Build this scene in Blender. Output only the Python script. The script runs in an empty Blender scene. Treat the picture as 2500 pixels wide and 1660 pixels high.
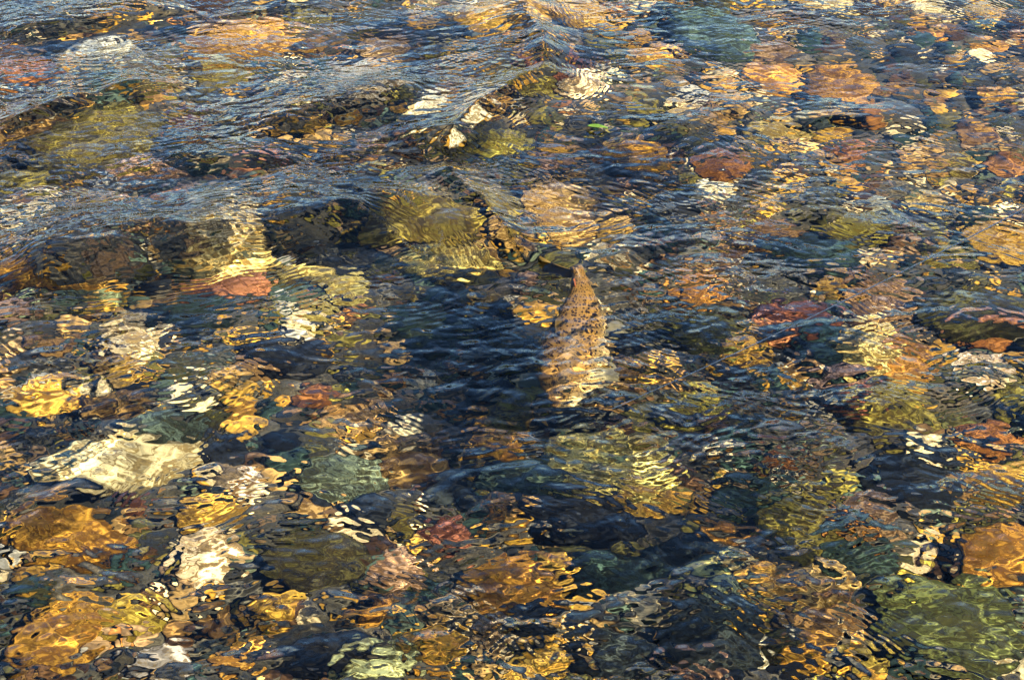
import bpy, math, random
import numpy as np
from mathutils import Vector, Matrix

R = math.radians
random.seed(7)
rng = np.random.default_rng(11)
scene = bpy.context.scene
COL = scene.collection

# ------------------------------------------------------------------ camera
CAM_H, PITCH, HFOV = 1.75, R(30.0), R(30.0)
cam_d = bpy.data.cameras.new('camera')
cam = bpy.data.objects.new('camera', cam_d); COL.objects.link(cam)
cam.location = (0, 0, CAM_H)
cam.rotation_euler = (math.pi / 2 - PITCH, 0, 0)
cam_d.sensor_fit = 'HORIZONTAL'; cam_d.angle = HFOV
cam_d.clip_start = 0.05; cam_d.clip_end = 500
scene.camera = cam

# ------------------------------------------------------------------ sky and sun
SUN_EL, SUN_AZ = R(40), R(132)          # azimuth from +Y (view direction) towards +X
to_sun = Vector((math.sin(SUN_AZ) * math.cos(SUN_EL), math.cos(SUN_AZ) * math.cos(SUN_EL), math.sin(SUN_EL)))
world = bpy.data.worlds.new('World'); scene.world = world; world.use_nodes = True
wn = world.node_tree
sky = wn.nodes.new('ShaderNodeTexSky'); sky.sky_type = 'NISHITA'; sky.sun_disc = False
sky.sun_elevation = SUN_EL; sky.sun_rotation = SUN_AZ
sky.altitude = 800; sky.air_density = 1.0; sky.dust_density = 0.0; sky.ozone_density = 7.5
bg = wn.nodes['Background']; bg.inputs['Strength'].default_value = 0.050
wn.links.new(sky.outputs[0], bg.inputs[0])
sun_d = bpy.data.lights.new('sun', 'SUN'); sun_d.energy = 5.0; sun_d.angle = R(0.5); sun_d.color = (1.0, 0.87, 0.66)
sun_d.cycles.is_caustics_light = True
sun = bpy.data.objects.new('sun', sun_d); COL.objects.link(sun)
sun.rotation_euler = to_sun.to_track_quat('Z', 'Y').to_euler()
vs = scene.view_settings
vs.view_transform = 'Standard'; vs.look = 'None'; vs.gamma = 1; vs.use_curve_mapping = False
vs.exposure = 2.2
cy = scene.cycles
cy.use_denoising = True
cy.max_bounces = 5; cy.diffuse_bounces = 1; cy.glossy_bounces = 2; cy.transmission_bounces = 4
cy.caustics_reflective = False; cy.caustics_refractive = True
cy.sample_clamp_indirect = 4.0
cy.blur_glossy = 0.0
cy.use_adaptive_sampling = True; cy.adaptive_threshold = 0.04; cy.adaptive_min_samples = 24

# ------------------------------------------------------------------ pixel -> place
PW, PH = 2500.0, 1660.0
FPX = PW / 2 / math.tan(HFOV / 2)
NW = 1.333
def ray(px, py):
    u, v = (px - PW / 2) / FPX, -(py - PH / 2) / FPX
    c, s = math.cos(PITCH), math.sin(PITCH)
    return Vector((u, c + v * s, -s + v * c)).normalized()
def on_water(px, py, z=0.0):
    d = ray(px, py); t = (z - CAM_H) / d.z
    return Vector((0, 0, CAM_H)) + d * t
def under(px, py, z):
    """the spot at depth z seen through still water at a pixel"""
    d = ray(px, py); p = on_water(px, py)
    k = 1 / NW; cosi = -d.z
    ct = math.sqrt(1 - k * k * (1 - cosi * cosi))
    r = d * k + Vector((0, 0, 1)) * (k * cosi - ct)
    return p + r * (z / r.z)
def px_size(px, py):
    return (on_water(px, py) - Vector((0, 0, CAM_H))).length / FPX

# ------------------------------------------------------------------ noise
class Perlin2:
    def __init__(s, seed):
        g = np.random.default_rng(seed); s.p = g.permutation(1024); a = g.random(1024) * 2 * np.pi
        s.gx, s.gy = np.cos(a), np.sin(a)
    def __call__(s, x, y):
        xi, yi = np.floor(x).astype(np.int64), np.floor(y).astype(np.int64)
        fx, fy = x - xi, y - yi
        u, v = fx**3 * (fx * (fx * 6 - 15) + 10), fy**3 * (fy * (fy * 6 - 15) + 10)
        def gr(ix, iy, dx, dy):
            h = s.p[(s.p[ix & 1023] + iy) & 1023]
            return s.gx[h] * dx + s.gy[h] * dy
        a = gr(xi, yi, fx, fy); b = gr(xi + 1, yi, fx - 1, fy)
        c = gr(xi, yi + 1, fx, fy - 1); d = gr(xi + 1, yi + 1, fx - 1, fy - 1)
        return (a + (b - a) * u) * (1 - v) + (c + (d - c) * u) * v * 1.0 if False else (a + (b - a) * u) + ((c + (d - c) * u) - (a + (b - a) * u)) * v
class Perlin3:
    def __init__(s, seed):
        g = np.random.default_rng(seed); s.p = g.permutation(512)
        v = g.normal(size=(512, 3)); s.g = v / np.linalg.norm(v, axis=1)[:, None]
    def __call__(s, P):
        I = np.floor(P).astype(np.int64); F = P - I
        U = F**3 * (F * (F * 6 - 15) + 10)
        def gr(a, b, c):
            h = s.p[(s.p[(s.p[(I[:, 0] + a) & 511] + I[:, 1] + b) & 511] + I[:, 2] + c) & 511]
            g = s.g[h]
            return g[:, 0] * (F[:, 0] - a) + g[:, 1] * (F[:, 1] - b) + g[:, 2] * (F[:, 2] - c)
        L = lambda a, b, t: a + (b - a) * t
        x00 = L(gr(0, 0, 0), gr(1, 0, 0), U[:, 0]); x10 = L(gr(0, 1, 0), gr(1, 1, 0), U[:, 0])
        x01 = L(gr(0, 0, 1), gr(1, 0, 1), U[:, 0]); x11 = L(gr(0, 1, 1), gr(1, 1, 1), U[:, 0])
        return L(L(x00, x10, U[:, 1]), L(x01, x11, U[:, 1]), U[:, 2])

# ------------------------------------------------------------------ helpers
def mesh_from(name, V, F, smooth=True):
    """V (n,3), F (m,k) of one arity"""
    V = np.asarray(V, np.float32); F = np.asarray(F, np.int32)
    me = bpy.data.meshes.new(name)
    me.vertices.add(len(V)); me.vertices.foreach_set('co', V.ravel())
    k = F.shape[1]
    me.loops.add(F.size); me.loops.foreach_set('vertex_index', F.ravel())
    me.polygons.add(len(F))
    me.polygons.foreach_set('loop_start', np.arange(0, F.size, k, dtype=np.int32))
    me.polygons.foreach_set('loop_total', np.full(len(F), k, np.int32))
    if smooth: me.polygons.foreach_set('use_smooth', np.ones(len(F), bool))
    me.update(calc_edges=True); me.validate()
    return me
def link(name, me, mat=None, parent=None, loc=None):
    o = bpy.data.objects.new(name, me); COL.objects.link(o)
    if mat and me is not None: me.materials.append(mat)
    if parent: o.parent = parent
    if loc is not None: o.location = loc
    return o
def tag(o, label, cat, group=None):
    o['label'] = label; o['category'] = cat
    if group: o['group'] = group
def grid_faces(nr, nc):
    i = np.arange(nr - 1)[:, None] * nc + np.arange(nc - 1)[None, :]
    return np.stack([i, i + 1, i + nc + 1, i + nc], -1).reshape(-1, 4)

# ------------------------------------------------------------------ materials
def new_mat(name):
    m = bpy.data.materials.new(name); m.use_nodes = True
    nt = m.node_tree; b = nt.nodes['Principled BSDF']
    return m, nt, b
def N(nt, t, **kw):
    n = nt.nodes.new(t)
    for k, v in kw.items():
        if k.startswith('i_'): n.inputs[k[2:].replace('_', ' ')].default_value = v
        else: setattr(n, k, v)
    return n
def mathn(nt, op, a, b=None, clamp=False):
    n = N(nt, 'ShaderNodeMath', operation=op); n.use_clamp = clamp
    for i, v in enumerate((a, b)):
        if v is None: continue
        if isinstance(v, (int, float)): n.inputs[i].default_value = v
        else: nt.links.new(v, n.inputs[i])
    return n.outputs[0]
def mix(nt, fac, a, b, blend='MIX'):
    n = N(nt, 'ShaderNodeMix', data_type='RGBA', blend_type=blend)
    for i, v in ((0, fac), (6, a), (7, b)):
        if isinstance(v, (int, float)): n.inputs[i].default_value = v
        elif isinstance(v, tuple): n.inputs[i].default_value = v
        else: nt.links.new(v, n.inputs[i])
    return n.outputs[2]
def ramp(nt, x, stops):
    n = N(nt, 'ShaderNodeValToRGB'); e = n.color_ramp.elements
    while len(e) < len(stops): e.new(0.5)
    for k, (p, c) in enumerate(stops):
        e[k].position = p; e[k].color = c if isinstance(c, tuple) else (c, c, c, 1)
    nt.links.new(x, n.inputs[0]); return n.outputs[0]

def stone_material(name, style):
    m, nt, b = new_mat(name)
    oi = N(nt, 'ShaderNodeObjectInfo'); tc = N(nt, 'ShaderNodeTexCoord')
    off = mathn(nt, 'MULTIPLY', oi.outputs['Random'], 173.0)
    add = N(nt, 'ShaderNodeVectorMath', operation='ADD')
    nt.links.new(tc.outputs['Object'], add.inputs[0]); nt.links.new(off, add.inputs[1])
    P = add.outputs[0]
    def noise(scale, detail=4, rough=0.6, dist=0.0):
        n = N(nt, 'ShaderNodeTexNoise'); n.inputs['Scale'].default_value = scale
        n.inputs['Detail'].default_value = detail; n.inputs['Roughness'].default_value = rough
        n.inputs['Distortion'].default_value = dist
        nt.links.new(P, n.inputs['Vector']); return n.outputs['Fac']
    base = oi.outputs['Color']
    big = ramp(nt, noise(16, 3, 0.6, 0.6), [(0.33, 0.30), (0.5, 1.0), (0.66, 1.75)])
    c = mix(nt, 1.0, base, big, 'MULTIPLY')
    # algae film plus painted ripple-lens blobs: browner, darker patches with crisp edges
    alg_blobs = ramp(nt, noise(34, 4, 0.60, 0.9), [(0.47, 0.0), (0.54, 0.92)])
    dark = mix(nt, 1.0, base, (0.34, 0.28, 0.17, 1), 'MULTIPLY')
    c = mix(nt, alg_blobs, c, dark)
    if style == 'speckled':
        sp = ramp(nt, noise(140, 3, 0.7), [(0.40, 0.30), (0.52, 1.0), (0.64, 1.6)])
        c = mix(nt, 0.85, c, mix(nt, 1.0, c, sp, 'MULTIPLY'))
    elif style == 'banded':
        w = N(nt, 'ShaderNodeTexWave', wave_type='BANDS', bands_direction='DIAGONAL')
        w.inputs['Scale'].default_value = 9; w.inputs['Distortion'].default_value = 6
        w.inputs['Detail'].default_value = 3; w.inputs['Detail Scale'].default_value = 1.6
        nt.links.new(P, w.inputs['Vector'])
        bd = ramp(nt, w.outputs['Fac'], [(0.2, 0.55), (0.55, 1.0), (0.9, 1.45)])
        c = mix(nt, 0.8, c, mix(nt, 1.0, c, bd, 'MULTIPLY'))
    else:
        fi = ramp(nt, noise(70, 4, 0.65), [(0.35, 0.6), (0.65, 1.3)])
        c = mix(nt, 0.8, c, mix(nt, 1.0, c, fi, 'MULTIPLY'))
    nt.links.new(c, b.inputs['Base Color'])
    b.inputs['Roughness'].default_value = 0.75
    b.inputs['Specular IOR Level'].default_value = 0.12
    bump = N(nt, 'ShaderNodeBump'); bump.inputs['Strength'].default_value = 0.5; bump.inputs['Distance'].default_value = 0.006
    nt.links.new(noise(60, 5, 0.6), bump.inputs['Height']); nt.links.new(bump.outputs[0], b.inputs['Normal'])
    return m
STONE_MATS = [stone_material('stone_mottled', 'mottled'), stone_material('stone_speckled', 'speckled'), stone_material('stone_banded', 'banded')]

def gravel_material():
    m, nt, b = new_mat('gravel')
    at = N(nt, 'ShaderNodeAttribute', attribute_name='tint'); tc = N(nt, 'ShaderNodeTexCoord')
    n = N(nt, 'ShaderNodeTexNoise'); n.inputs['Scale'].default_value = 60; n.inputs['Detail'].default_value = 4
    nt.links.new(tc.outputs['Object'], n.inputs['Vector'])
    c = mix(nt, 1.0, at.outputs['Color'], ramp(nt, n.outputs['Fac'], [(0.35, 0.45), (0.65, 1.4)]), 'MULTIPLY')
    nt.links.new(c, b.inputs['Base Color']); b.inputs['Roughness'].default_value = 0.8
    b.inputs['Specular IOR Level'].default_value = 0.12
    return m
GRAVEL = gravel_material()

def bed_material():
    m, nt, b = new_mat('silt_and_sand'); tc = N(nt, 'ShaderNodeTexCoord')
    def noise(s, d=5):
        n = N(nt, 'ShaderNodeTexNoise'); n.inputs['Scale'].default_value = s; n.inputs['Detail'].default_value = d
        nt.links.new(tc.outputs['Object'], n.inputs['Vector']); return n.outputs['Fac']
    c = ramp(nt, noise(9), [(0.35, (0.018, 0.020, 0.016, 1)), (0.55, (0.05, 0.045, 0.028, 1)), (0.72, (0.12, 0.09, 0.045, 1))])
    c = mix(nt, 0.8, c, mix(nt, 1.0, c, ramp(nt, noise(160, 3), [(0.4, 0.4), (0.6, 1.5)]), 'MULTIPLY'))
    nt.links.new(c, b.inputs['Base Color']); b.inputs['Roughness'].default_value = 0.9
    return m
BED = bed_material()

def water_material():
    m = bpy.data.materials.new('river_water'); m.use_nodes = True; nt = m.node_tree
    nt.nodes.remove(nt.nodes['Principled BSDF'])
    # clear river water, faintly tea-coloured
    g = N(nt, 'ShaderNodeBsdfGlass'); g.inputs['IOR'].default_value = NW; g.inputs['Roughness'].default_value = 0.0
    g.inputs['Color'].default_value = (0.97, 0.97, 0.93, 1)
    # ripples finer than the mesh, in metres of height
    tc = N(nt, 'ShaderNodeTexCoord')
    def mapped(rot, sx, sy):
        mp = N(nt, 'ShaderNodeMapping'); mp.inputs['Rotation'].default_value = (0, 0, R(rot)); mp.inputs['Scale'].default_value = (sx, sy, 1)
        nt.links.new(tc.outputs['Object'], mp.inputs['Vector']); return mp.outputs[0]
    def noise(vec, scale, detail=0.0, dist=0.0):
        n = N(nt, 'ShaderNodeTexNoise', noise_dimensions='2D'); n.inputs['Scale'].default_value = scale
        n.inputs['Detail'].default_value = detail; n.inputs['Roughness'].default_value = 0.5; n.inputs['Distortion'].default_value = dist
        nt.links.new(vec, n.inputs['Vector']); return n.outputs['Fac']
    v1, v2, v3 = mapped(-24, 0.92, 1.0), mapped(-15, 0.95, 1.0), mapped(-33, 0.9, 1.05)
    rough = N(nt, 'ShaderNodeAttribute', attribute_name='rough').outputs['Fac']
    patch = ramp(nt, noise(v3, 3.5, 1), [(0.35, 0.40), (0.65, 1.0)])
    hgt = mathn(nt, 'MULTIPLY', noise(v1, 16, 0, 0.3), 0.0090)
    hgt = mathn(nt, 'ADD', hgt, mathn(nt, 'MULTIPLY', noise(v2, 34, 0, 0.3), 0.0047))
    fine = mathn(nt, 'ADD', mathn(nt, 'MULTIPLY', noise(v3, 66, 0, 0.4), 0.0019), mathn(nt, 'MULTIPLY', noise(v1, 120, 0), 0.00035))
    hgt = mathn(nt, 'ADD', hgt, mathn(nt, 'MULTIPLY', fine, mathn(nt, 'MULTIPLY', patch, rough)))
    # wind and current trains: short parallel ripples in drifting patches, bent by the swell
    sxy = N(nt, 'ShaderNodeSeparateXYZ'); nt.links.new(tc.outputs['Object'], sxy.inputs[0])
    for k, (deg, lam, amp, seed, bend) in enumerate(((78, 0.034, 0.00052, 3.1, 0.065), (122, 0.023, 0.00036, 11.7, 0.050), (48, 0.019, 0.00030, 23.3, 0.045), (100, 0.050, 0.00070, 37.9, 0.080))):
        sh = N(nt, 'ShaderNodeVectorMath', operation='ADD'); nt.links.new(tc.outputs['Object'], sh.inputs[0]); sh.inputs[1].default_value = (seed, seed * 1.7, 0)
        warp = mathn(nt, 'MULTIPLY', noise(sh.outputs[0], 5.5, 1.0), bend * 2.0)
        along = mathn(nt, 'ADD', mathn(nt, 'MULTIPLY', sxy.outputs['X'], math.cos(R(deg))), mathn(nt, 'MULTIPLY', sxy.outputs['Y'], math.sin(R(deg))))
        ph_ = mathn(nt, 'MULTIPLY', mathn(nt, 'ADD', along, warp), 2 * math.pi / lam)
        msk = ramp(nt, noise(sh.outputs[0], 3.2, 1.0), [(0.42, 0.10), (0.60, 1.0)])
        hgt = mathn(nt, 'ADD', hgt, mathn(nt, 'MULTIPLY', mathn(nt, 'MULTIPLY', mathn(nt, 'SINE', ph_), amp), msk))
    hgt = mathn(nt, 'MULTIPLY', hgt, rough)
    # trains of capillary waves that run ahead of the crests: distance and height kept on the mesh
    cs = N(nt, 'ShaderNodeAttribute', attribute_name='crest_distance').outputs['Fac']
    ca_ = N(nt, 'ShaderNodeAttribute', attribute_name='crest_ripple').outputs['Fac']
    wob = mathn(nt, 'MULTIPLY', noise(v2, 9, 2), 0.05)
    ph = mathn(nt, 'MULTIPLY', mathn(nt, 'ADD', cs, wob), 2 * math.pi / 0.0145)
    ca_ = mathn(nt, 'MULTIPLY', ca_, ramp(nt, noise(v1, 6, 1), [(0.35, 0.1), (0.62, 1.0)]))
    hgt = mathn(nt, 'ADD', hgt, mathn(nt, 'MULTIPLY', mathn(nt, 'SINE', ph), ca_))
    bump = N(nt, 'ShaderNodeBump'); bump.inputs['Strength'].default_value = 1.0; bump.inputs['Distance'].default_value = 1.0
    nt.links.new(hgt, bump.inputs['Height']); 
    nt.links.new(bump.outputs[0], g.inputs['Normal'])
    nt.links.new(g.outputs[0], nt.nodes['Material Output'].inputs[0])
    return m
WATER = water_material()

def simple(name, col, rough=0.5, spec=0.3, noise=None, var=0.4, trans=0.0):
    m, nt, b = new_mat(name)
    if noise:
        tc = N(nt, 'ShaderNodeTexCoord'); n = N(nt, 'ShaderNodeTexNoise')
        n.inputs['Scale'].default_value = noise; n.inputs['Detail'].default_value = 4
        nt.links.new(tc.outputs['Object'], n.inputs['Vector'])
        c = mix(nt, 1.0, (*col, 1), ramp(nt, n.outputs['Fac'], [(0.3, 1 - var), (0.7, 1 + var)]), 'MULTIPLY')
        nt.links.new(c, b.inputs['Base Color'])
    else: b.inputs['Base Color'].default_value = (*col, 1)
    b.inputs['Roughness'].default_value = rough; b.inputs['Specular IOR Level'].default_value = spec
    if trans:
        tb = N(nt, 'ShaderNodeBsdfTranslucent'); tb.inputs[0].default_value = (*col, 1)
        ms = N(nt, 'ShaderNodeMixShader'); ms.inputs[0].default_value = trans
        nt.links.new(b.outputs[0], ms.inputs[1]); nt.links.new(tb.outputs[0], ms.inputs[2])
        nt.links.new(ms.outputs[0], nt.nodes['Material Output'].inputs[0])
    return m

# ------------------------------------------------------------------ riverbed
BEDZ = -0.36
def spaced(lo, hi, n_out, far):
    return lo - np.geomspace(0.1, far, n_out)[::-1], hi + np.geomspace(0.1, far, n_out)
a, c_ = spaced(-2.2, 2.2, 8, 90); bx = np.concatenate([a, np.linspace(-2.2, 2.2, 140), c_])
a, c_ = spaced(0.8, 6.4, 8, 140); by = np.concatenate([a, np.linspace(0.8, 6.4, 170), c_])
X, Y = np.meshgrid(bx, by)
pb = Perlin2(3)
Z = BEDZ - 0.01 + 0.018 * pb(X * 2.1, Y * 2.1) + 0.012 * pb(X * 7, Y * 7)
riverbed = link('riverbed', mesh_from('riverbed', np.stack([X, Y, Z], -1).reshape(-1, 3), grid_faces(len(by), len(bx))), BED)
riverbed['kind'] = 'structure'

# ------------------------------------------------------------------ water surface
def water_height(X, Y):
    """standing waves, wakes and ripples; X, Y in metres"""
    h = np.zeros_like(X); capA = np.zeros_like(X); capS = np.zeros_like(X)
    p1, p2, p3, p4, p5, p6 = (Perlin2(s) for s in (21, 22, 23, 24, 25, 26))
    # how rough: fast water up-left, calmer pool at the lower right
    def blob(px, py, rad):
        c = on_water(px, py); return np.exp(-((X - c.x)**2 + (Y - c.y)**2) / rad**2)
    rough = 0.75 + 0.5 * p6(X * 1.3 + 5, Y * 1.3) + 0.10 * blob(300, 250, 0.9) + 0.10 * blob(1100, 200, 0.6) - 0.25 * blob(2050, 200, 0.8)
    rough = np.clip(rough, 0.35, 1.4)
    # domain warp so no pattern runs straight
    wx = X + 0.05 * p5(X * 3, Y * 3); wy = Y + 0.05 * p5(X * 3 + 40, Y * 3 + 17)
    # flow runs from lower left to upper right
    ca, sa = math.cos(R(24)), math.sin(R(24))
    u = wx * ca + wy * sa; v = -wx * sa + wy * ca
    h += 0.0140 * p1(u * 2.6, v * 4.2) * rough
    h += 0.0036 * p2(u * 6.0, v * 9.0) * np.minimum(rough, 1)
    h += 0.0030 * p3(u * 13, v * 19) * np.minimum(rough, 0.9)
    # crest lines traced where the photo shows them: (pixels), height, near width, far width, capillary amplitude
    def ridge(pts, A, wn, wf, cap=0.0, lam=0.016, fade=0.25, sharp=False):
        nonlocal h, rough
        P = [on_water(*q, A * 0.85) for q in pts]
        L = [0.0]
        for a_, b_ in zip(P, P[1:]): L.append(L[-1] + (b_ - a_).xy.length)
        best = np.full(X.shape, 1e9); sd = np.zeros_like(X); al = np.zeros_like(X)
        reach = max(wn, wf) * 3.2
        for i, (a_, b_) in enumerate(zip(P, P[1:])):
            dx, dy = b_.x - a_.x, b_.y - a_.y; l2 = dx * dx + dy * dy
            t = np.clip(((X - a_.x) * dx + (Y - a_.y) * dy) / l2, 0, 1)
            ex, ey = X - a_.x - t * dx, Y - a_.y - t * dy
            d = np.sqrt(ex * ex + ey * ey); k = d < best
            best = np.where(k, d, best); sd = np.where(k, np.sign(dx * (Y - a_.y) - dy * (X - a_.x)), sd)
            al = np.where(k, L[i] + t * (L[i + 1] - L[i]), al)
        tt = al / L[-1]
        env = np.clip(np.minimum(tt, 1 - tt) / fade, 0, 1); env = env * env * (3 - 2 * env)
        # sd > 0: left of the line's direction (far side for a line drawn left to right)
        w = np.where(sd > 0, wf, wn)
        jit = 1 + 0.35 * p3(X * 9, Y * 9)
        h = h + A * env * jit * (np.exp(-(np.sqrt(best**2 + 0.007**2) - 0.007) / w) if sharp else np.exp(-(best / w)**2))
        nearside = 0.5 * (1 - np.tanh(best * sd / 0.035))
        rough *= 1 - 0.55 * env * np.exp(-((best - wn) / (1.3 * wn))**2) * nearside * min(1, A / 0.014)
        rough *= 1 + 0.20 * env * np.exp(-(best / (1.4 * wf))**2) * (1 - nearside) * min(1, A / 0.014)
        if cap:
            a_ = cap * env * np.exp(-((best - wn * 1.3) / (wn * 1.1))**2) * nearside * np.clip(best / 0.02, 0, 1)
            k = a_ > capA; capA[k] = a_[k]; capS[k] = best[k]
    ridge([(-120, 615), (100, 592), (300, 585), (450, 565), (620, 535), (780, 500), (920, 470), (1040, 420)], 0.048, 0.115, 0.20, 0.0003)
    ridge([(1065, 365), (1150, 265), (1240, 205), (1325, 160), (1330, 90), (1290, 20), (1270, -40)], 0.048, 0.075, 0.11, 0.0003, fade=0.12, sharp=True)
    ridge([(1065, 365), (1110, 430), (1190, 500), (1250, 580), (1300, 630)], 0.034, 0.070, 0.065, 0.0003, fade=0.22, sharp=True)
    ridge([(-60, 330), (60, 280), (180, 232), (330, 196), (480, 180)], 0.034, 0.085, 0.13, sharp=True)
    ridge([(-60, 90), (120, 55), (300, 25), (480, -10)], 0.022, 0.09, 0.15)
    ridge([(560, 330), (720, 280), (900, 230), (1080, 190)], 0.022, 0.09, 0.15)
    ridge([(1560, 330), (1700, 300), (1850, 240)], 0.010, 0.045, 0.08)
    ridge([(300, 470), (450, 400), (600, 380), (760, 390)], 0.014, 0.08, 0.12)
    ridge([(820, 480), (900, 470), (1000, 490), (1080, 540), (1150, 610)], 0.012, 0.045, 0.05, 0.0005)
    ridge([(-80, 1400), (130, 1270), (290, 1110), (440, 1010), (600, 910), (760, 830)], 0.008, 0.045, 0.06, 0.0003)
    ridge([(1880, 520), (2020, 520), (2130, 560), (2300, 600)], 0.012, 0.05, 0.10, 0.0005)
    ridge([(2280, 815), (2380, 795), (2560, 790)], 0.012, 0.05, 0.08, 0.0004)
    ridge([(1880, 330), (2010, 285), (2180, 290), (2260, 330)], 0.010, 0.04, 0.09)
    ridge([(1430, 650), (1600, 600), (1750, 560)], 0.008, 0.035, 0.06)
    ridge([(1950, 960), (2150, 985), (2300, 950), (2480, 880)], 0.010, 0.05, 0.05, 0.0005)
    # short chop thrown up round the trout's head
    h += 0.0034 * p4(u * 26, v * 30) * blob(1390, 870, 0.20)
    rough *= (1 - 0.75 * blob(1350, 640, 0.06)) * (1 - 0.35 * blob(1415, 770, 0.12))
    def dome(px, py, A, rx, ry, rings=0.0):
        nonlocal h
        c = on_water(px, py); q = ((X - c.x) / rx)**2 + ((Y - c.y) / ry)**2
        h = h + A * np.exp(-q)
        if rings:
            d = np.sqrt(q); h = h + rings * np.sin(d * 9) * np.exp(-((d - 1.8) / 0.9)**2)
    dome(1355, 645, 0.010, 0.05, 0.055)           # water heaped over the tail
    dome(1760, 395, 0.006, 0.06, 0.08, 0.0010)
    dome(2110, 1310, 0.010, 0.06, 0.07, 0.0006)
    dome(1745, 1510, 0.010, 0.09, 0.10, 0.0006)
    dome(2060, 850, 0.008, 0.11, 0.10, 0.0008)
    dome(1500, 1010, 0.006, 0.08, 0.06, 0.0009)
    return h, rough, capS, capA

def frac_rows():
    ny, nx = 560, 520
    y_in = np.geomspace(1.6, 5.8, ny)
    y = np.concatenate([1.6 - np.geomspace(0.02, 30, 14)[::-1], y_in, 5.8 + np.geomspace(0.02, 120, 16)])
    u_in = np.linspace(-1, 1, nx)
    u = np.concatenate([-1 - np.geomspace(0.004, 40, 16)[::-1], u_in, 1 + np.geomspace(0.004, 40, 16)])
    half = 0.30 * np.clip(y, 1.5, 7) + 0.32
    return u[None, :] * half[:, None], np.repeat(y[:, None], len(u), 1)
X, Y = frac_rows()
Z, ROUGH, CAPS, CAPA = water_height(X, Y)
edge = np.clip((np.maximum(np.abs(X) / (0.30 * np.clip(Y, 1.5, 7) + 0.32), 0) - 1) / 1.0, 0, 1)
fary = np.clip(np.maximum(Y - 5.8, 1.6 - Y) / 1.0, 0, 1)
Z = Z * (1 - np.maximum(edge, fary))
water = link('water', mesh_from('water', np.stack([X, Y, Z], -1).reshape(-1, 3), grid_faces(*X.shape)), WATER)
water['kind'] = 'structure'
for nm_, arr in (('rough', ROUGH), ('crest_distance', CAPS), ('crest_ripple', CAPA)):
    water.data.attributes.new(nm_, 'FLOAT', 'POINT').data.foreach_set('value', arr.astype(np.float32).ravel())
water.cycles.is_caustics_caster = True

# ------------------------------------------------------------------ stones
PAL = {  # base colours of the wet stones, linear
 'cream': (0.62, 0.50, 0.27), 'white': (0.74, 0.64, 0.44), 'paleyellow': (0.66, 0.50, 0.16), 'palegrey': (0.44, 0.42, 0.34),
 'tan': (0.40, 0.25, 0.08), 'gold': (0.50, 0.29, 0.042), 'ochre': (0.37, 0.20, 0.022), 'orange': (0.56, 0.27, 0.042),
 'rust': (0.27, 0.115, 0.024), 'terracotta': (0.36, 0.15, 0.06), 'maroon': (0.11, 0.040, 0.018), 'pink': (0.42, 0.27, 0.165),
 'brown': (0.18, 0.102, 0.030), 'darkbrown': (0.055, 0.028, 0.009), 'olive': (0.15, 0.125, 0.020), 'darkolive': (0.048, 0.045, 0.011),
 'paleolive': (0.42, 0.36, 0.10), 'yellowolive': (0.36, 0.30, 0.04), 'green': (0.070, 0.078, 0.022), 'palegreen': (0.28, 0.33, 0.15),
 'teal': (0.016, 0.032, 0.024), 'greyteal': (0.062, 0.092, 0.064), 'charcoal': (0.014, 0.019, 0.018), 'black': (0.007, 0.009, 0.011),
 'taupe': (0.20, 0.13, 0.062), 'greygreen': (0.10, 0.125, 0.075)}

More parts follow.
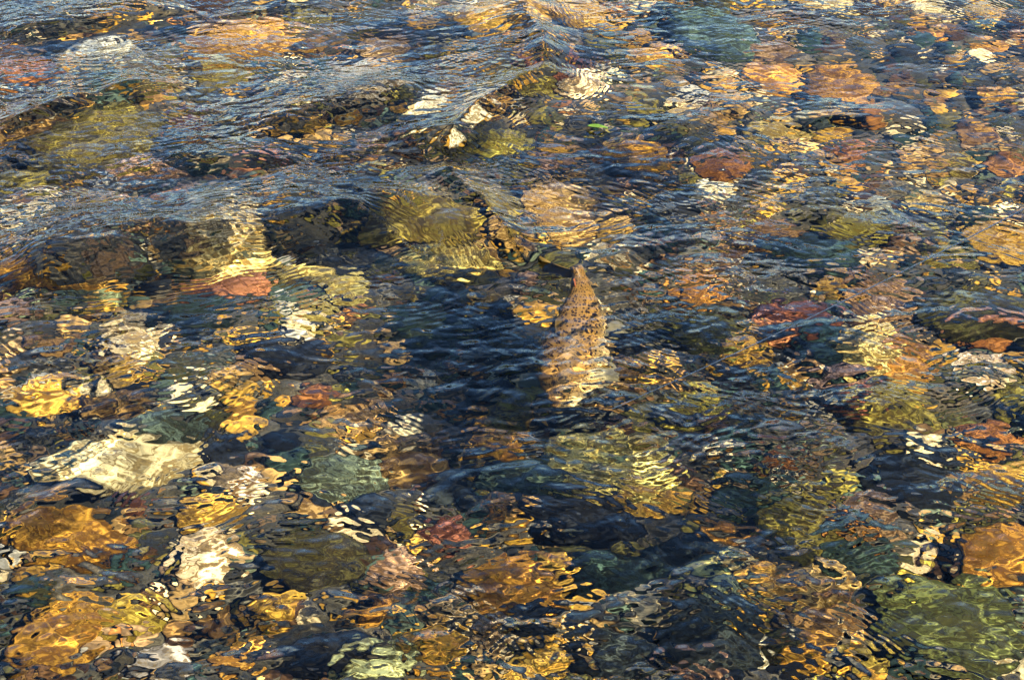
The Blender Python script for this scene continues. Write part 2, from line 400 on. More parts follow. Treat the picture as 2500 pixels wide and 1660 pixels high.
# x, y, width, height in photo pixels, colour, material style, what it looks like and where it lies
STONES = [
 (295,1135,395,130,'cream',0,'broad cream stone at far left, palest there'),
 (190,1295,330,140,'ochre',2,'wide brown striped stone below the broad cream stone'),
 (585,1172,105,75,'palegrey',1,'small pale grey stone above the white elongated stone'),
 (515,1250,150,90,'gold',0,'tan gold stone just above the white elongated stone'),
 (508,1372,130,170,'cream',0,'bright white elongated stone at lower left'),
 (305,1500,180,90,'yellowolive',0,'yellow green stone at lower left'),
 (395,1612,165,100,'palegrey',2,'smooth pale grey pebble on the bottom edge'),
 (140,1545,220,190,'ochre',0,'rough orange brown stone in the lower left corner'),
 (770,1375,250,170,'darkolive',1,'large dark olive stone right of the white stone'),
 (680,1480,120,90,'gold',0,'golden stone under the large dark olive stone'),
 (588,1590,85,110,'gold',0,'upright golden stone near the bottom edge'),
 (545,1505,110,100,'brown',0,'brown stone below the bright white elongated stone'),
 (330,1235,100,40,'maroon',0,'dark red stone under the broad cream stone'),
 (540,1110,140,100,'black',0,'black stone beside the broad cream stone'),
 (840,1155,225,140,'greygreen',1,'grey green speckled stone, lower left of the trout'),
 (750,1245,110,70,'tan',0,'tan stone under the grey green speckled stone'),
 (785,1610,200,100,'black',0,'black stone on the bottom edge, left half'),
 (905,1630,210,90,'palegreen',0,'pale green stone on the bottom edge'),
 (1250,1420,240,155,'ochre',0,'large golden brown stone at bottom centre'),
 (970,1380,130,100,'pink',0,'pinkish cream stone left of the golden brown stone'),
 (960,1455,140,75,'brown',1,'mottled brown stone under the pinkish cream stone'),
 (1115,1485,125,65,'cream',0,'small cream stone under the golden brown stone'),
 (1190,1550,95,95,'taupe',0,'grey mauve stone near the bottom centre'),
 (1065,1570,125,110,'ochre',0,'orange brown stone left of the grey mauve stone'),
 (1290,1628,200,95,'gold',0,'golden yellow stone on the bottom edge, centre'),
 (1420,1265,300,105,'black',0,'long black slab below the pale olive boulder'),
 (1395,1340,140,65,'darkolive',0,'dark olive pebble in front of the black slab'),
 (1575,1225,155,70,'gold',0,'golden cream stone at the black slab end'),
 (1480,1120,290,190,'paleolive',1,'big pale olive boulder below the trout'),
 (1260,1165,200,115,'greyteal',0,'dark teal stone left of the pale olive boulder'),
 (1010,1135,175,125,'brown',0,'dark rust brown stone left of the teal stone'),
 (1210,1085,130,70,'ochre',0,'orange brown stone below the trout head'),
 (1095,1210,115,70,'charcoal',0,'square slate grey stone at lower centre'),
 (1265,1262,80,45,'ochre',0,'small tan pebble beside the black slab'),
 (1105,1295,130,85,'maroon',0,'dark maroon stone with white glints'),
 (1530,1400,260,150,'teal',1,'wide dark green stone right of the golden brown stone'),
 (1500,1595,200,165,'charcoal',1,'big charcoal stone on the bottom edge'),
 (1485,1455,70,42,'orange',0,'small peach orange pebble on dark green stone'),
 (1562,1480,60,45,'cream',0,'small cream pebble above the charcoal stones'),
 (985,1280,65,80,'olive',0,'small olive stone left of the maroon stone'),
 (1830,1195,205,115,'teal',0,'dark blue teal stone at lower right'),
 (1775,1310,150,90,'orange',0,'bright orange stone at lower right'),
 (1945,1275,220,190,'olive',2,'rippled olive stone right of the orange stone'),
 (1890,1105,75,58,'rust',0,'red stone above the dark blue teal stone'),
 (2135,1245,105,105,'taupe',0,'mauve brown stone beside the rippled olive stone'),
 (2085,1262,52,60,'orange',0,'small orange pebble against the mauve brown stone'),
 (2110,1345,165,130,'teal',0,'smooth blue teal stone at lower right'),
 (1985,1412,180,100,'tan',2,'tan rippled stone with wavy pale bands'),
 (1868,1425,115,125,'gold',0,'golden stone left of the tan rippled stone'),
 (1990,1500,180,115,'brown',0,'purplish brown stone under the tan rippled stone'),
 (1985,1578,170,95,'ochre',0,'ochre stone below the purplish brown stone'),
 (1740,1545,215,190,'charcoal',0,'round charcoal stone with bright streaks over it'),
 (1852,1578,85,60,'white',0,'white sun-glint stand-in beside the round charcoal stone'),  # white stone put in to imitate a sun glint on the water
 (1925,1625,115,60,'black',0,'blue black pebble on the bottom edge'),
 (2310,1520,345,280,'green',2,'large green boulder at the lower right'),
 (2455,1605,130,130,'cream',0,'golden cream stone in the lower right corner'),
 (2240,1165,250,155,'black',0,'large black shadow stand-in at the right'),  # a big dark shadow, built as a black stone
 (2420,1165,115,115,'gold',1,'yellow gold stone right of the large shadow stand-in'),
 (2420,1345,200,160,'ochre',0,'big ochre stone at the right edge'),
 (2240,1412,115,80,'yellowolive',0,'yellow green stone above the large green boulder'),
 (1690,1640,140,65,'pink',0,'peach cream stone on the bottom edge'),
 (1648,1365,135,120,'charcoal',1,'dark grey stone left of the bright orange stone'),
 (1755,1412,95,62,'paleolive',0,'olive gold stone under the bright orange stone'),
 (1808,1368,52,45,'white',0,'small white pebble under the bright orange stone'),
 (2125,1612,140,85,'olive',0,'brown olive stone left of the large green boulder'),
 (1700,703,125,82,'orange',0,'bright orange stone right of the trout'),
 (1940,765,205,108,'maroon',0,'deep red stone under the fishing line'),
 (1925,790,130,55,'terracotta',0,'brick red slab on the deep red stone'),
 (2025,695,110,52,'gold',0,'golden stone behind the deep red stone'),
 (1735,795,195,110,'darkolive',0,'dark olive stone left of the deep red stone'),
 (1830,852,108,68,'gold',0,'golden stone crossed by the fishing line'),
 (1780,918,155,92,'black',0,'black domed stone below the fishing line'),
 (2115,850,135,128,'paleyellow',1,'pale yellow stone right of the deep red stone'),
 (2008,835,115,110,'teal',0,'dark green stone left of the pale yellow stone'),
 (2205,870,120,130,'orange',0,'ochre orange stone right of the pale yellow stone'),
 (2362,888,65,55,'white',0,'smaller white stone near the right edge'),
 (2432,890,80,55,'white',0,'larger white stone near the right edge'),
 (2440,600,160,155,'gold',0,'big golden stone at the right edge'),
 (2160,728,175,100,'taupe',1,'mottled taupe stone below the line end'),
 (2370,745,220,120,'darkolive',1,'dark olive rippled stone at the right edge'),
 (2415,818,150,48,'rust',0,'rust orange stone under the small breaking ripple'),
 (2060,925,150,60,'pink',0,'pinkish stone under the pale yellow stone'),
 (2170,1015,195,110,'olive',2,'olive stone below the pinkish stone'),
 (2310,1010,115,75,'green',0,'green stone at the right below the white stones'),
 (2405,1055,145,82,'rust',1,'rust orange stone right of the green stone'),
 (1690,985,195,110,'olive',1,'olive grey stone below the black domed stone'),
 (2090,965,75,52,'maroon',0,'small maroon stone under the pinkish stone'),
 (1990,630,230,100,'teal',1,'dark teal stone behind the golden stone, right half'),
 (1890,560,145,62,'brown',0,'golden brown stone at right behind dark teal'),
 (2070,548,200,82,'olive',2,'olive brown striped stone at the right'),
 (1630,525,55,42,'cream',0,'small cream stone above the orange stone'),
 (2250,497,95,58,'paleyellow',0,'yellow cream stone at upper right'),
 (2400,530,105,62,'teal',0,'dark green stone behind the big golden stone'),
 (1885,190,135,92,'orange',0,'bright peach orange stone at upper right'),
 (2050,205,175,130,'ochre',1,'brown gold stone beside the peach orange stone'),
 (1890,122,125,58,'taupe',0,'mauve grey stone behind the peach orange stone'),
 (1730,80,195,150,'greyteal',1,'speckled teal grey stone at the upper right'),
 (2020,14,135,45,'cream',0,'cream stone on the top edge, right'),
 (2255,18,90,42,'white',0,'white stone on the top edge, right'),
 (2390,15,90,35,'cream',0,'second pale stone from the upper right corner'),
 (1760,205,115,52,'gold',0,'golden stone left of the peach orange stone'),
 (1655,268,85,58,'cream',0,'cream stone below the golden upper right stone'),
 (2415,115,75,48,'orange',0,'peach stone near the upper right corner'),
 (2335,150,62,30,'gold',0,'small golden pebble near the upper right corner'),
 (2428,230,80,34,'gold',0,'golden pebble at the upper right edge'),
 (1900,318,160,62,'paleolive',0,'olive yellow stone below the peach orange stone'),
 (2080,372,95,58,'rust',0,'rust orange stone at right, upper third'),
 (1765,400,100,52,'rust',0,'rust brown stone under the round water swell'),
 (1750,460,92,65,'white',0,'white stone in front of the rust brown stone'),
 (2462,400,115,85,'rust',0,'orange rust stone at the upper right edge'),
 (2130,500,78,32,'palegrey',0,'flat pale grey stone at right'),
 (1590,135,115,62,'gold',0,'gold stone right of the black upper stone'),
 (1205,48,175,85,'gold',0,'golden stone on top edge left of wave crest'),
 (1400,42,225,88,'gold',0,'large golden stone on the top edge'),
 (1405,205,125,80,'cream',0,'white cream stone right of the wave crest'),
 (1350,160,85,60,'maroon',0,'maroon stone behind the white cream stone'),
 (1415,137,125,38,'black',0,'black stone behind the white cream stone'),
 (1255,200,145,80,'olive',1,'olive stone under the wave crest'),
 (1140,235,58,36,'orange',0,'small orange pebble left of the wave crest'),
 (1050,265,125,48,'white',0,'white stone left of the wave crest'),
 (1205,350,155,92,'olive',2,'gold olive stone below the wave crest'),
 (1175,402,92,48,'teal',0,'dark green stone inside the wave bend'),
 (1350,390,115,48,'pink',0,'peach cream stone right of the wave bend'),
 (1555,380,150,102,'ochre',0,'golden brown stone above centre, right'),
 (1350,515,195,165,'tan',0,'tall tan gold boulder behind the trout tail'),
 (1055,535,385,130,'olive',2,'wide olive boulder left of the wake'),
 (1080,635,270,80,'paleolive',1,'pale yellow edge stone under the wide olive boulder'),
 (905,545,90,70,'paleolive',1,'pale olive stone at the wide olive boulder end'),
 (585,85,275,120,'gold',0,'large orange gold stone at the upper left'),
 (245,130,155,78,'palegrey',0,'cream grey stone at the upper left'),
 (530,182,155,92,'olive',0,'olive stone under the large orange gold stone'),
 (230,330,300,190,'olive',1,'large olive cream stone at the left'),
 (70,300,155,100,'brown',0,'dark brown stone at upper left edge'),
 (60,432,125,82,'olive',0,'olive stone at the left edge'),
 (510,400,115,48,'teal',0,'teal stone left of the orange red stone'),
 (610,405,85,42,'terracotta',0,'orange red stone at upper left'),
 (365,425,165,62,'taupe',1,'tan stone below the large olive cream stone'),
 (470,300,85,62,'maroon',0,'dark maroon stone right of the olive cream stone'),
 (60,180,125,62,'rust',0,'rust brown stone at the upper left edge'),
 (310,512,85,34,'pink',0,'pink stone behind the long wave'),
 (950,115,160,80,'taupe',1,'pale taupe stone left of the golden top stones'),
 (870,200,170,80,'palegrey',1,'pale grey stone at upper centre left'),
 (548,540,170,60,'cream',0,'cream stone on top of the long wave'),
 (545,600,250,135,'paleyellow',0,'bright yellow stone under the long wave front'),
 (543,692,218,66,'terracotta',0,'terracotta slab under the bright yellow stone'),
 (745,665,165,66,'paleolive',0,'pale olive stone right of the terracotta slab'),
 (835,707,105,88,'paleolive',0,'pale green grey stone, rightmost beside the slab'),
 (215,663,155,62,'gold',0,'golden ochre stone left of the terracotta slab'),
 (230,698,130,52,'greygreen',0,'green grey stone before the golden ochre stone'),
 (225,732,90,38,'gold',0,'yellow pebble before the green grey stone'),
 (60,640,185,70,'ochre',0,'rust brown stone at the left edge'),
 (330,832,145,112,'cream',0,'cream stone at the left below the slab'),
 (305,892,95,42,'gold',0,'small golden stone under the left cream stone'),
 (35,760,95,62,'pink',0,'salmon stone at the left edge'),
 (130,835,115,58,'brown',0,'brown tan stone left of the cream stone'),
 (115,975,195,98,'gold',2,'golden stone at the left edge, mid height'),
 (580,1000,92,88,'gold',0,'bright orange gold stone left of centre'),
 (495,1025,118,92,'darkolive',0,'olive grey stone beside the orange gold stone'),
 (275,995,155,82,'brown',0,'brown stone above the broad cream stone'),
 (400,1048,185,58,'greyteal',1,'teal grey stone behind the broad cream stone'),
 (775,760,75,48,'paleolive',0,'small olive stone below the pale olive stones'),
 (480,765,225,85,'teal',0,'dark teal stone below the terracotta slab'),
 (850,1015,185,92,'tan',1,'mottled tan stone left of the trout'),
 (770,970,95,72,'rust',0,'rust brown stone behind the mottled tan stone'),
 (700,865,210,92,'black',0,'blue black stone left of centre'),
 (870,762,48,34,'rust',0,'tiny rust pebble below the pale green stone'),
 (1340,642,100,75,'olive',0,'olive gold stone under the swell at the trout tail'),
 (1293,678,62,42,'pink',0,'peach pebble left of the trout tail'),
 (1275,950,88,92,'gold',0,'bright gold stone beside the trout mouth'),
 (1225,1020,175,110,'ochre',0,'orange brown stone below the bright gold stone'),
 (1395,1000,125,50,'black',0,'black maroon stone under the trout mouth'),
 (1545,910,95,72,'brown',1,'mottled brown stone right of the trout head'),
 (1235,825,65,42,'tan',0,'tan pebble left of the trout'),
 (1295,722,62,42,'greygreen',0,'grey green pebble left of the trout back'),
 (1572,757,44,38,'white',0,'small white pebble right of the trout'),
 (1458,622,66,70,'cream',0,'cream stone right of the trout tail'),
 (1060,800,230,110,'teal',0,'broad stone coloured dark as the trout shadow'),  # dark stone colour paints in the trout's shadow on the bed
]

pn = Perlin3(5)
def ico(sub):
    import bmesh
    bm = bmesh.new(); bmesh.ops.create_icosphere(bm, subdivisions=sub, radius=1.0)
    V = np.array([v.co[:] for v in bm.verts]); F = np.array([[v.index for v in f.verts] for f in bm.faces]); bm.free()
    return V, F
ICO4, ICO3, ICO2, ICO1 = ico(5), ico(4), ico(3), ico(2)
def stone_verts(V, seed, W, L, H, angular=0.6):
    """a water-worn cobble: lumpy ball, a few broad worn faces, fine pitting"""
    g = np.random.default_rng(seed)
    o = g.random(3) * 50
    r = 1 + 0.34 * pn(V * 1.1 + o) + 0.16 * pn(V * 2.6 + o + 9)
    P = V * r[:, None]
    for _ in range(int(4 + 5 * angular)):
        n = g.normal(size=3); n[2] *= 0.8; n /= np.linalg.norm(n)
        d = g.uniform(0.62, 0.92)
        over = np.maximum(P @ n - d, 0)
        P = P - np.outer(over * 0.85, n)
    P = P + V * (0.045 * pn(V * 6 + o) + 0.02 * pn(V * 14 + o))[:, None]
    ext = np.maximum(P.max(0) - P.min(0), 1e-3); P = (P - (P.max(0) + P.min(0)) / 2) / ext
    return P * np.array([W, L, H])

FORE = math.sin(PITCH)
occupied = []   # (px, py, rx, ry) in photo pixels
def add_stone(px, py, w, h, col, style, name, seed, rot=None, lift=0.0, ang=0.6):
    s = px_size(px, py)
    dep = math.atan2(CAM_H, on_water(px, py).y); f = math.sin(dep)
    W = w * s * 1.08
    Hh = min(max(0.42 * W, 0.02), 0.15) * (0.8 + 0.4 * random.random())
    L = max((h * s - 0.36 * Hh) / f, 0.5 * W)
    L = min(L, 1.7 * W)
    zc = BEDZ + 0.30 * Hh + lift
    p = under(px, py, zc)
    base = ICO3 if W > 0.07 else ICO2
    V = stone_verts(base[0], seed, W * 1.05, L * 1.05, Hh * 1.25, ang)
    g = np.random.default_rng(seed + 1)
    a = (g.uniform(-0.35, 0.35) if rot is None else rot)
    M = np.array(Matrix.Rotation(g.uniform(-.12, .12), 3, 'X') @ Matrix.Rotation(g.uniform(-.12, .12), 3, 'Y') @ Matrix.Rotation(a, 3, 'Z'))
    V = V @ M.T
    o = link(name, mesh_from(name, V, base[1]), STONE_MATS[style], loc=p)
    c = PAL[col]; k = g.uniform(0.88, 1.12)
    o.color = (*(min(ch * k * g.uniform(0.94, 1.06), 0.85) for ch in c), 1)
    o.cycles.is_caustics_receiver = True
    occupied.append((px, py, w / 2, h / 2))
    return o
named = []
for i, (px, py, w, h, col, st, txt) in enumerate(STONES):
    nm = 'boulder' if w > 215 else ('pebble' if w < 80 else 'river_stone')
    o = add_stone(px, py, w * 1.04, h * 1.06, col, st, nm, 100 + i, lift=0.006)
    lab = txt
    tag(o, lab, 'stone', 'stones on the riverbed')
    named.append((px, py, w, h, txt))

# cobbles between the ones above: smaller, mostly dark; each told apart by its colour, size and neighbour
WORDS = {'teal': 'dark teal', 'charcoal': 'charcoal', 'black': 'black', 'darkolive': 'dark olive', 'olive': 'olive', 'brown': 'brown',
         'darkbrown': 'dark brown', 'taupe': 'taupe', 'greyteal': 'grey teal', 'ochre': 'ochre', 'tan': 'tan', 'rust': 'rust',
         'greygreen': 'grey green', 'gold': 'golden', 'cream': 'cream', 'maroon': 'maroon', 'palegrey': 'pale grey'}
FILL = ['teal'] * 5 + ['charcoal'] * 3 + ['black'] * 2 + ['darkolive'] * 7 + ['olive'] * 8 + ['brown'] * 7 + ['darkbrown'] * 4 + \
       ['taupe'] * 3 + ['greyteal'] * 3 + ['ochre'] * 7 + ['tan'] * 5 + ['rust'] + ['greygreen'] * 3 + ['gold'] * 3 + ['cream'] * 3 + ['palegrey']
fr = random.Random(42)
used = {t[-1] for t in STONES}
made = 0; tries = 0
while made < 300 - len(STONES) and tries < 60000:
    tries += 1
    px, py = fr.uniform(-20, 2520), fr.uniform(5, 1650)
    sc = 0.62 + 0.5 * py / PH
    w = fr.choice([150, 125, 105, 90, 75, 62]) * sc * (1.0 if tries < 9000 else 0.75)
    h = w * fr.uniform(0.5, 0.75)
    bad = False
    for (ox, oy, rx, ry) in occupied:
        if ((px - ox) / (rx + w * 0.36))**2 + ((py - oy) / (ry + h * 0.36))**2 < 1: bad = True; break
    if bad: continue
    col = fr.choice(FILL)
    near = sorted(named, key=lambda t: ((t[0] - px) / (t[2] + 60))**2 + ((t[1] - py) / (t[3] + 40))**2)[:4]
    lab = None
    for t in near:
        dx, dy = (px - t[0]) / t[2], (py - t[1]) / t[3]
        d = ('right of' if dx > 0 else 'left of') if abs(dx) > abs(dy) else ('below' if dy > 0 else 'above')
        size = 'large' if w > 105 else ('mid-sized' if w > 72 else 'small')
        cand = f'{size} {WORDS[col]} cobble {d} the {t[4]}'
        if cand not in used and len(cand.split()) <= 16: lab = cand; break
    if lab is None: continue
    used.add(lab)
    o = add_stone(px, py, w, h, col, fr.choice([0, 0, 1, 2]), 'cobble', 5000 + made, rot=fr.uniform(-1.2, 1.2), lift=-0.018)
    tag(o, lab, 'stone', 'stones on the riverbed')
    made += 1

# gravel too small and too many to count, and the cobbles that go on beyond the picture
def scatter(name, count, area, smin, smax, base, cols, zoff, seed, keep=None):
    g = np.random.default_rng(seed); Vs, Fs, Cs = [], [], []; n = 0; k = 0
    protos = [stone_verts(base[0], seed + 50 + q, 1, 1, 1) for q in range(14)]
    while n < count and k < count * 6:
        k += 1
        x, y = g.uniform(*area[0]), g.uniform(*area[1])
        if keep and not keep(x, y): continue
        s = smin * (smax / smin)**(g.random()**1.6)
        P = protos[g.integers(14)] * np.array([s, s * g.uniform(0.65, 1), s * g.uniform(0.45, 0.7)])
        a = g.uniform(0, 6.28); ca, sa = math.cos(a), math.sin(a)
        P = P @ np.array([[ca, sa, 0], [-sa, ca, 0], [0, 0, 1]])
        Vs.append(P + np.array([x, y, BEDZ + zoff + 0.15 * s])); Fs.append(base[1] + n * len(base[0]))
        c = np.array(PAL[cols[g.integers(len(cols))]]) * g.uniform(0.75, 1.25)
        Cs.append(np.repeat(np.append(c, 1)[None], len(base[0]), 0)); n += 1
    me = mesh_from(name, np.concatenate(Vs), np.concatenate(Fs))
    at = me.color_attributes.new('tint', 'FLOAT_COLOR', 'POINT')
    at.data.foreach_set('color', np.concatenate(Cs).astype(np.float32).ravel())
    o = link(name, me, GRAVEL); o['kind'] = 'stuff'; o.cycles.is_caustics_receiver = True
    return o
o = scatter('gravel', 7500, ((-1.85, 1.85), (1.75, 5.6)), 0.024, 0.085, ICO1, FILL + ['black', 'teal', 'darkolive', 'darkbrown'] * 4 + ['tan', 'cream', 'ochre'] * 2, -0.004, 900)
o['label'] = 'mixed small gravel filling the gaps between the stones'; o['category'] = 'gravel'
half = lambda y: 0.272 * math.hypot(y, CAM_H) + 0.02
o = scatter('outlying_cobbles', 420, ((-2.1, 2.1), (1.2, 6.2)), 0.06, 0.22, ICO2, FILL, 0.0, 1900,
            keep=lambda x, y: abs(x) > half(y) or y < 2.1 or y > 5.1)
o['label'] = 'cobbles of the riverbed beyond the picture'; o['category'] = 'cobbles'
riverbed.cycles.is_caustics_receiver = True

# ------------------------------------------------------------------ trout
def catmull(P, n):
    P = [np.array(p) for p in P]; P = [2 * P[0] - P[1]] + P + [2 * P[-1] - P[-2]]
    out = []; m = len(P) - 3
    for k in range(n):
        x = k / (n - 1) * m; i = min(int(x), m - 1); t = x - i
        a, b, c, d = P[i:i + 4]
        out.append(0.5 * (2 * b + (c - a) * t + (2 * a - 5 * b + 4 * c - d) * t * t + (3 * b - a - 3 * c + d) * t**3))
    return np.array(out)
def trout_material():
    m, nt, b = new_mat('trout_skin')
    uv = N(nt, 'ShaderNodeAttribute', attribute_name='skin').outputs['Vector']   # metres along, metres around
    sep = N(nt, 'ShaderNodeSeparateXYZ'); nt.links.new(uv, sep.inputs[0])
    back = sep.outputs['Z']                                                        # 1 on the back, 0 under the belly
    c = ramp(nt, back, [(0.05, (0.64, 0.55, 0.36, 1)), (0.36, (0.62, 0.45, 0.19, 1)), (0.62, (0.42, 0.235, 0.055, 1)), (0.95, (0.22, 0.125, 0.035, 1))])
    n = N(nt, 'ShaderNodeTexNoise'); n.inputs['Scale'].default_value = 90; n.inputs['Detail'].default_value = 3
    nt.links.new(uv, n.inputs['Vector'])
    c = mix(nt, 1.0, c, ramp(nt, n.outputs['Fac'], [(0.3, 0.7), (0.7, 1.3)]), 'MULTIPLY')
    v = N(nt, 'ShaderNodeTexVoronoi', voronoi_dimensions='2D'); v.inputs['Scale'].default_value = 105; v.inputs['Randomness'].default_value = 0.85
    nt.links.new(uv, v.inputs['Vector'])
    size = N(nt, 'ShaderNodeSeparateColor'); nt.links.new(v.outputs['Color'], size.inputs[0])
    lim = mathn(nt, 'ADD', mathn(nt, 'MULTIPLY', size.outputs[0], 0.20), 0.16)
    spot = mathn(nt, 'LESS_THAN', v.outputs['Distance'], lim)
    spot = mathn(nt, 'MULTIPLY', spot, mathn(nt, 'GREATER_THAN', back, 0.22))
    c = mix(nt, spot, c, (0.022, 0.012, 0.008, 1))
    nt.links.new(c, b.inputs['Base Color']); b.inputs['Roughness'].default_value = 0.45; b.inputs['Specular IOR Level'].default_value = 0.25
    return m
def fin_material(name, col, spots=False):
    m = simple(name, col, 0.5, 0.2, 60, 0.35, 0.35)
    return m
def make_trout():
    root = bpy.data.objects.new('trout', None); COL.objects.link(root)
    base = under(1395, 830, -0.06); root.location = base
    tag(root, 'brown trout with dark spots rising to the surface, head towards the viewer', 'fish')
    B = np.array(base)
    ctl = [under(1358, 990, -0.125), under(1374, 940, -0.128), under(1394, 880, -0.116), under(1412, 810, -0.082), under(1422, 740, -0.056), under(1420, 690, -0.045), under(1405, 655, -0.020)]
    S = catmull([np.array(p) - B for p in ctl], 56)
    n = len(S); seg = np.linalg.norm(np.diff(S, axis=0), axis=1); Lc = np.concatenate([[0], np.cumsum(seg)]); L = Lc[-1]; t = Lc / L
    T = np.gradient(S, axis=0); T /= np.linalg.norm(T, axis=1)[:, None]
    Zv = np.array([0, 0, 1.0]); side = np.cross(T, Zv); side /= np.linalg.norm(side, axis=1)[:, None]
    up0 = np.cross(side, T)
    hs = 1.18
    roll = R(36) * (1 - 0.5 * t)
    up = np.cos(roll)[:, None] * up0 - np.sin(roll)[:, None] * side
    sd = np.cos(roll)[:, None] * side + np.sin(roll)[:, None] * up0
    hh = np.interp(t, [0, .02, .05, .10, .17, .25, .36, .5, .64, .78, .90, 1], [.004, .013, .022, .034, .046, .055, .063, .062, .050, .035, .027, .027]) * hs
    hw = np.interp(t, [0, .02, .05, .10, .17, .25, .36, .5, .64, .78, .90, 1], [.004, .013, .021, .029, .036, .041, .045, .043, .034, .022, .014, .010]) * hs
    # gill cover edge
    hw = hw + 0.0035 * np.exp(-((t - .19) / .015)**2)
    m_ = 28; V = []; A = []
    for i in range(n):
        for k in range(m_):
            th = 2 * math.pi * k / m_
            cu, cs = math.cos(th), math.sin(th)
            e = 0.9
            x = math.copysign(abs(cs)**e, cs) * hw[i]; z = math.copysign(abs(cu)**e, cu) * hh[i] * (1.0 if cu > 0 else 0.92)
            V.append(S[i] + sd[i] * x + up[i] * z)
            ang = th if th <= math.pi else th - 2 * math.pi
            A.append((Lc[i], ang * 0.052, (cu + 1) / 2))
    F = []
    for i in range(n - 1):
        for k in range(m_):
            k2 = (k + 1) % m_
            F.append((i * m_ + k, i * m_ + k2, (i + 1) * m_ + k2, (i + 1) * m_ + k))
    V += [S[0] - T[0] * 0.004, S[-1]]; A += [(0, 0, .6), (L, 0, .6)]
    for k in range(m_):
        k2 = (k + 1) % m_
        F.append((n * m_, n * m_, k2, k)); F.append((n * m_ + 1, n * m_ + 1, (n - 1) * m_ + k, (n - 1) * m_ + k2))
    me = bpy.data.meshes.new('body')
    me.from_pydata([tuple(v) for v in V], [], [tuple(dict.fromkeys(f)) for f in F])
    me.polygons.foreach_set('use_smooth', [True] * len(me.polygons))
    at = me.attributes.new('skin', 'FLOAT_VECTOR', 'POINT'); at.data.foreach_set('vector', np.array(A, np.float32).ravel())
    body = link('body', me, trout_material(), root); body.cycles.is_caustics_receiver = True
    def frame(tt):
        i = int(np.argmin(abs(t - tt))); return S[i], T[i], sd[i], up[i], hh[i], hw[i]
    def fin(name, origin, d_out, d_along, length, base_w, tip_w, mat, fork=0.0, sweep=0.0, curl=None, nr=9, nl=8):
        P = []
        for j in range(nl):
            q = j / (nl - 1); w = base_w + (tip_w - base_w) * q**0.8
            for k in range(nr):
                r = k / (nr - 1) * 2 - 1
                ln = length * (1 - fork * (1 - abs(r)**1.5)) * (1 - 0.18 * abs(r)**4)
                p = origin + d_out * (q * ln) + d_along * (r * w / 2 + sweep * q)
                nrm = np.cross(d_out, d_along)
                p = p + nrm * (0.0012 * math.cos(r * 22) * q + (curl or 0) * q * q)
                P.append(p)
        o = link(name, mesh_from(name, P, grid_faces(nl, nr)), mat, root)
        sm = o.modifiers.new('thickness', 'SOLIDIFY'); sm.thickness = 0.0022; sm.offset = 0
        o.cycles.is_caustics_receiver = True
        return o
    dark = fin_material('fin_olive', (0.15, 0.10, 0.026)); pale = fin_material('fin_pale', (0.30, 0.27, 0.16))
    p, tt, s_, u_, h_, w_ = frame(1.0)
    fin('tail_fin', p - tt * 0.020, tt * 0.45 - s_ * 0.9, u_ * 0.9 + tt * 0.35, 0.085, 0.036, 0.100, dark, fork=0.14, curl=0.012)
    p, tt, s_, u_, h_, w_ = frame(0.50)
    fin('dorsal_fin', p + u_ * h_ * 0.93, u_ * 0.6 + tt * 0.8, tt, 0.032, 0.062, 0.040, dark)
    p, tt, s_, u_, h_, w_ = frame(0.82)
    fin('adipose_fin', p + u_ * h_ * 0.93, u_ * 0.6 + tt * 0.8, tt, 0.020, 0.014, 0.010, fin_material('fin_orange', (0.45, 0.14, 0.04)))
    fin('anal_fin', p - u_ * h_ * 0.85, -u_ * 0.8 + tt * 0.6, tt, 0.036, 0.036, 0.024, pale)
    p, tt, s_, u_, h_, w_ = frame(0.23)
    for sg in (-1, 1):
        d = np.array([0.9 * sg, 0.12 if sg < 0 else 0.45, 0.22 if sg < 0 else 0.06]); d /= np.linalg.norm(d)
        al = tt - d * np.dot(tt, d); al /= np.linalg.norm(al)
        fin('pectoral_fin', p + s_ * sg * w_ * 0.86 - u_ * h_ * (0.05 if sg < 0 else 0.40), d, al, 0.052, 0.022, 0.048, pale, curl=0.010)
    p, tt, s_, u_, h_, w_ = frame(0.56)
    for sg in (-1, 1):
        d = np.array([0.75 * sg, 0.62, -0.18]); d /= np.linalg.norm(d)
        al = tt - d * np.dot(tt, d); al /= np.linalg.norm(al)
        fin('pelvic_fin', p + s_ * sg * w_ * 0.75 - u_ * h_ * 0.55, d, al, 0.050, 0.016, 0.042, pale, curl=0.006)
    # eyes, mouth
    p, tt, s_, u_, h_, w_ = frame(0.085)
    iris = simple('iris', (0.42, 0.30, 0.08), 0.2, 0.5, 300, 0.3); pupil = simple('pupil', (0.006, 0.006, 0.007), 0.1, 0.6)
    for sg in (-1, 1):
        c = p + s_ * sg * w_ * 0.80 + u_ * h_ * 0.42
        n_ = s_ * sg * 0.9 + u_ * 0.35; n_ /= np.linalg.norm(n_)
        e = link('eye', mesh_from('eye', ICO1[0] * 0.0072 + c, ICO1[1]), iris, root)
        link('pupil', mesh_from('pupil', ICO1[0] * 0.0046 + c + n_ * 0.0034, ICO1[1]), pupil, e)
    # open lower jaw, white with a dark mouth line
    p, tt, s_, u_, h_, w_ = frame(0.03)
    jaw = []
    for j in range(12):
        q = j / 11
        for k in range(9):
            th = math.pi * k / 8
            wj = 0.016 * math.sqrt(max(q, 0.02)) ; 
            jaw.append(p - tt * 0.010 + tt * (q * 0.050) + s_ * (math.cos(th) * wj) - u_ * (0.010 + math.sin(th) * 0.011 * math.sqrt(max(q, 0.02)) + 0.010 * q - 0.004))
    o = link('lower_jaw', mesh_from('lower_jaw', jaw, grid_faces(12, 9)), simple('jaw_white', (0.62, 0.56, 0.46), 0.4, 0.3, 120, 0.25), root)
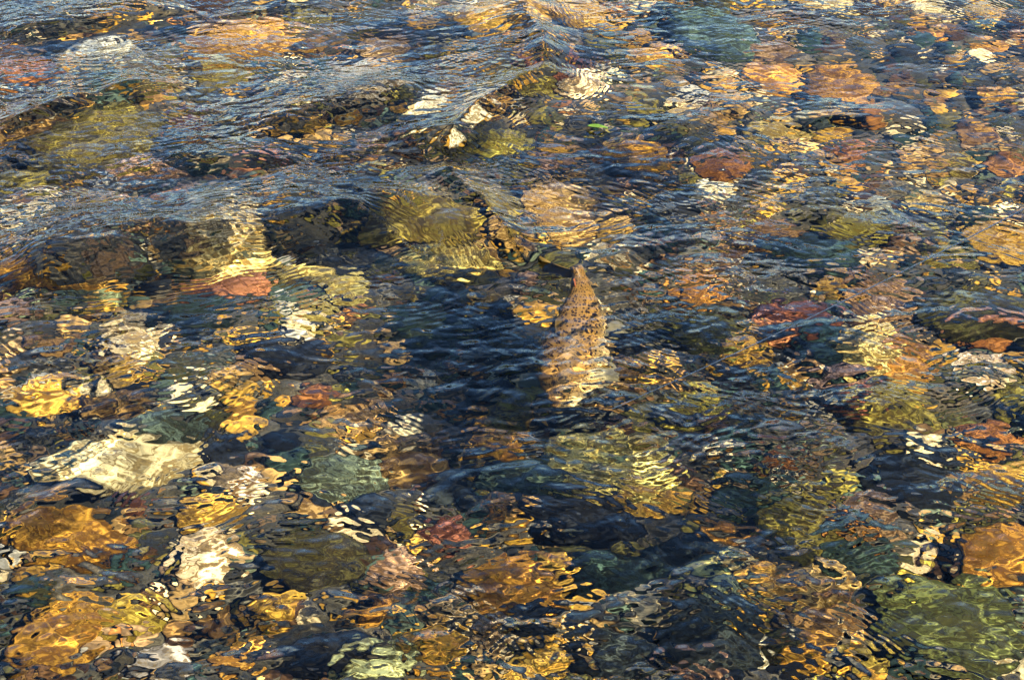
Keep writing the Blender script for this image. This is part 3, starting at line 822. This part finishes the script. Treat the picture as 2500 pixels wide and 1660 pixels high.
    sm = o.modifiers.new('thickness', 'SOLIDIFY'); sm.thickness = 0.003
    o.cycles.is_caustics_receiver = True
    return B + p - u_ * 0.006 + s_ * 0.012
mouth = make_trout()

# ------------------------------------------------------------------ fishing line
def make_line():
    a = Vector(mouth); mid = on_water(2230, 620, 0.60); end = a + (mid - a) * 1.7
    knots = [a + (end - a) * (k / 40) - Vector((0, 0, 0.02 * math.sin(math.pi * k / 40))) for k in range(41)]
    V, F = [], []; r = 0.0008; ns = 6
    d = (end - a).normalized(); s_ = d.cross(Vector((0, 0, 1))).normalized(); u_ = s_.cross(d)
    for p in knots:
        for k in range(ns):
            th = 2 * math.pi * k / ns; V.append(p + s_ * (r * math.cos(th)) + u_ * (r * math.sin(th)))
    for i in range(len(knots) - 1):
        for k in range(ns):
            k2 = (k + 1) % ns; F.append((i * ns + k, i * ns + k2, (i + 1) * ns + k2, (i + 1) * ns + k))
    o = link('fishing_line', mesh_from('fishing_line', [tuple(v) for v in V], F), simple('nylon', (0.6, 0.58, 0.55), 0.3, 0.5, 40, 0.2))
    tag(o, 'thin pale fishing line running from the trout mouth to the upper right', 'fishing line')
make_line()

# ------------------------------------------------------------------ floating leaf
def make_leaf():
    c = on_water(1458, 318); s = px_size(1458, 318)
    n = 11; V = []
    for i in range(n):
        t = i / (n - 1); w = math.sin(math.pi * t**0.8) * 5.5 * s * 1.5
        for q in (-1, -0.5, 0, 0.5, 1):
            V.append(((t - 0.5) * 52 * s, q * w, 0.003 * abs(q) + 0.002 * math.sin(3 * t)))
    me = mesh_from('leaf', V, grid_faces(n, 5))
    z = float(water_height(np.array([[c.x]]), np.array([[c.y]]))[0][0, 0])
    m = simple('leaf_green', (0.10, 0.19, 0.03), 0.4, 0.4, 80, 0.3, 0.3)
    o = link('leaf', me, m, loc=(c.x, c.y, z + 0.004)); o.rotation_euler = (0.1, 0.0, R(-14))
    sm = o.modifiers.new('thickness', 'SOLIDIFY'); sm.thickness = 0.0008
    tag(o, 'small narrow green leaf floating right of the wave crest', 'leaf')
make_leaf()
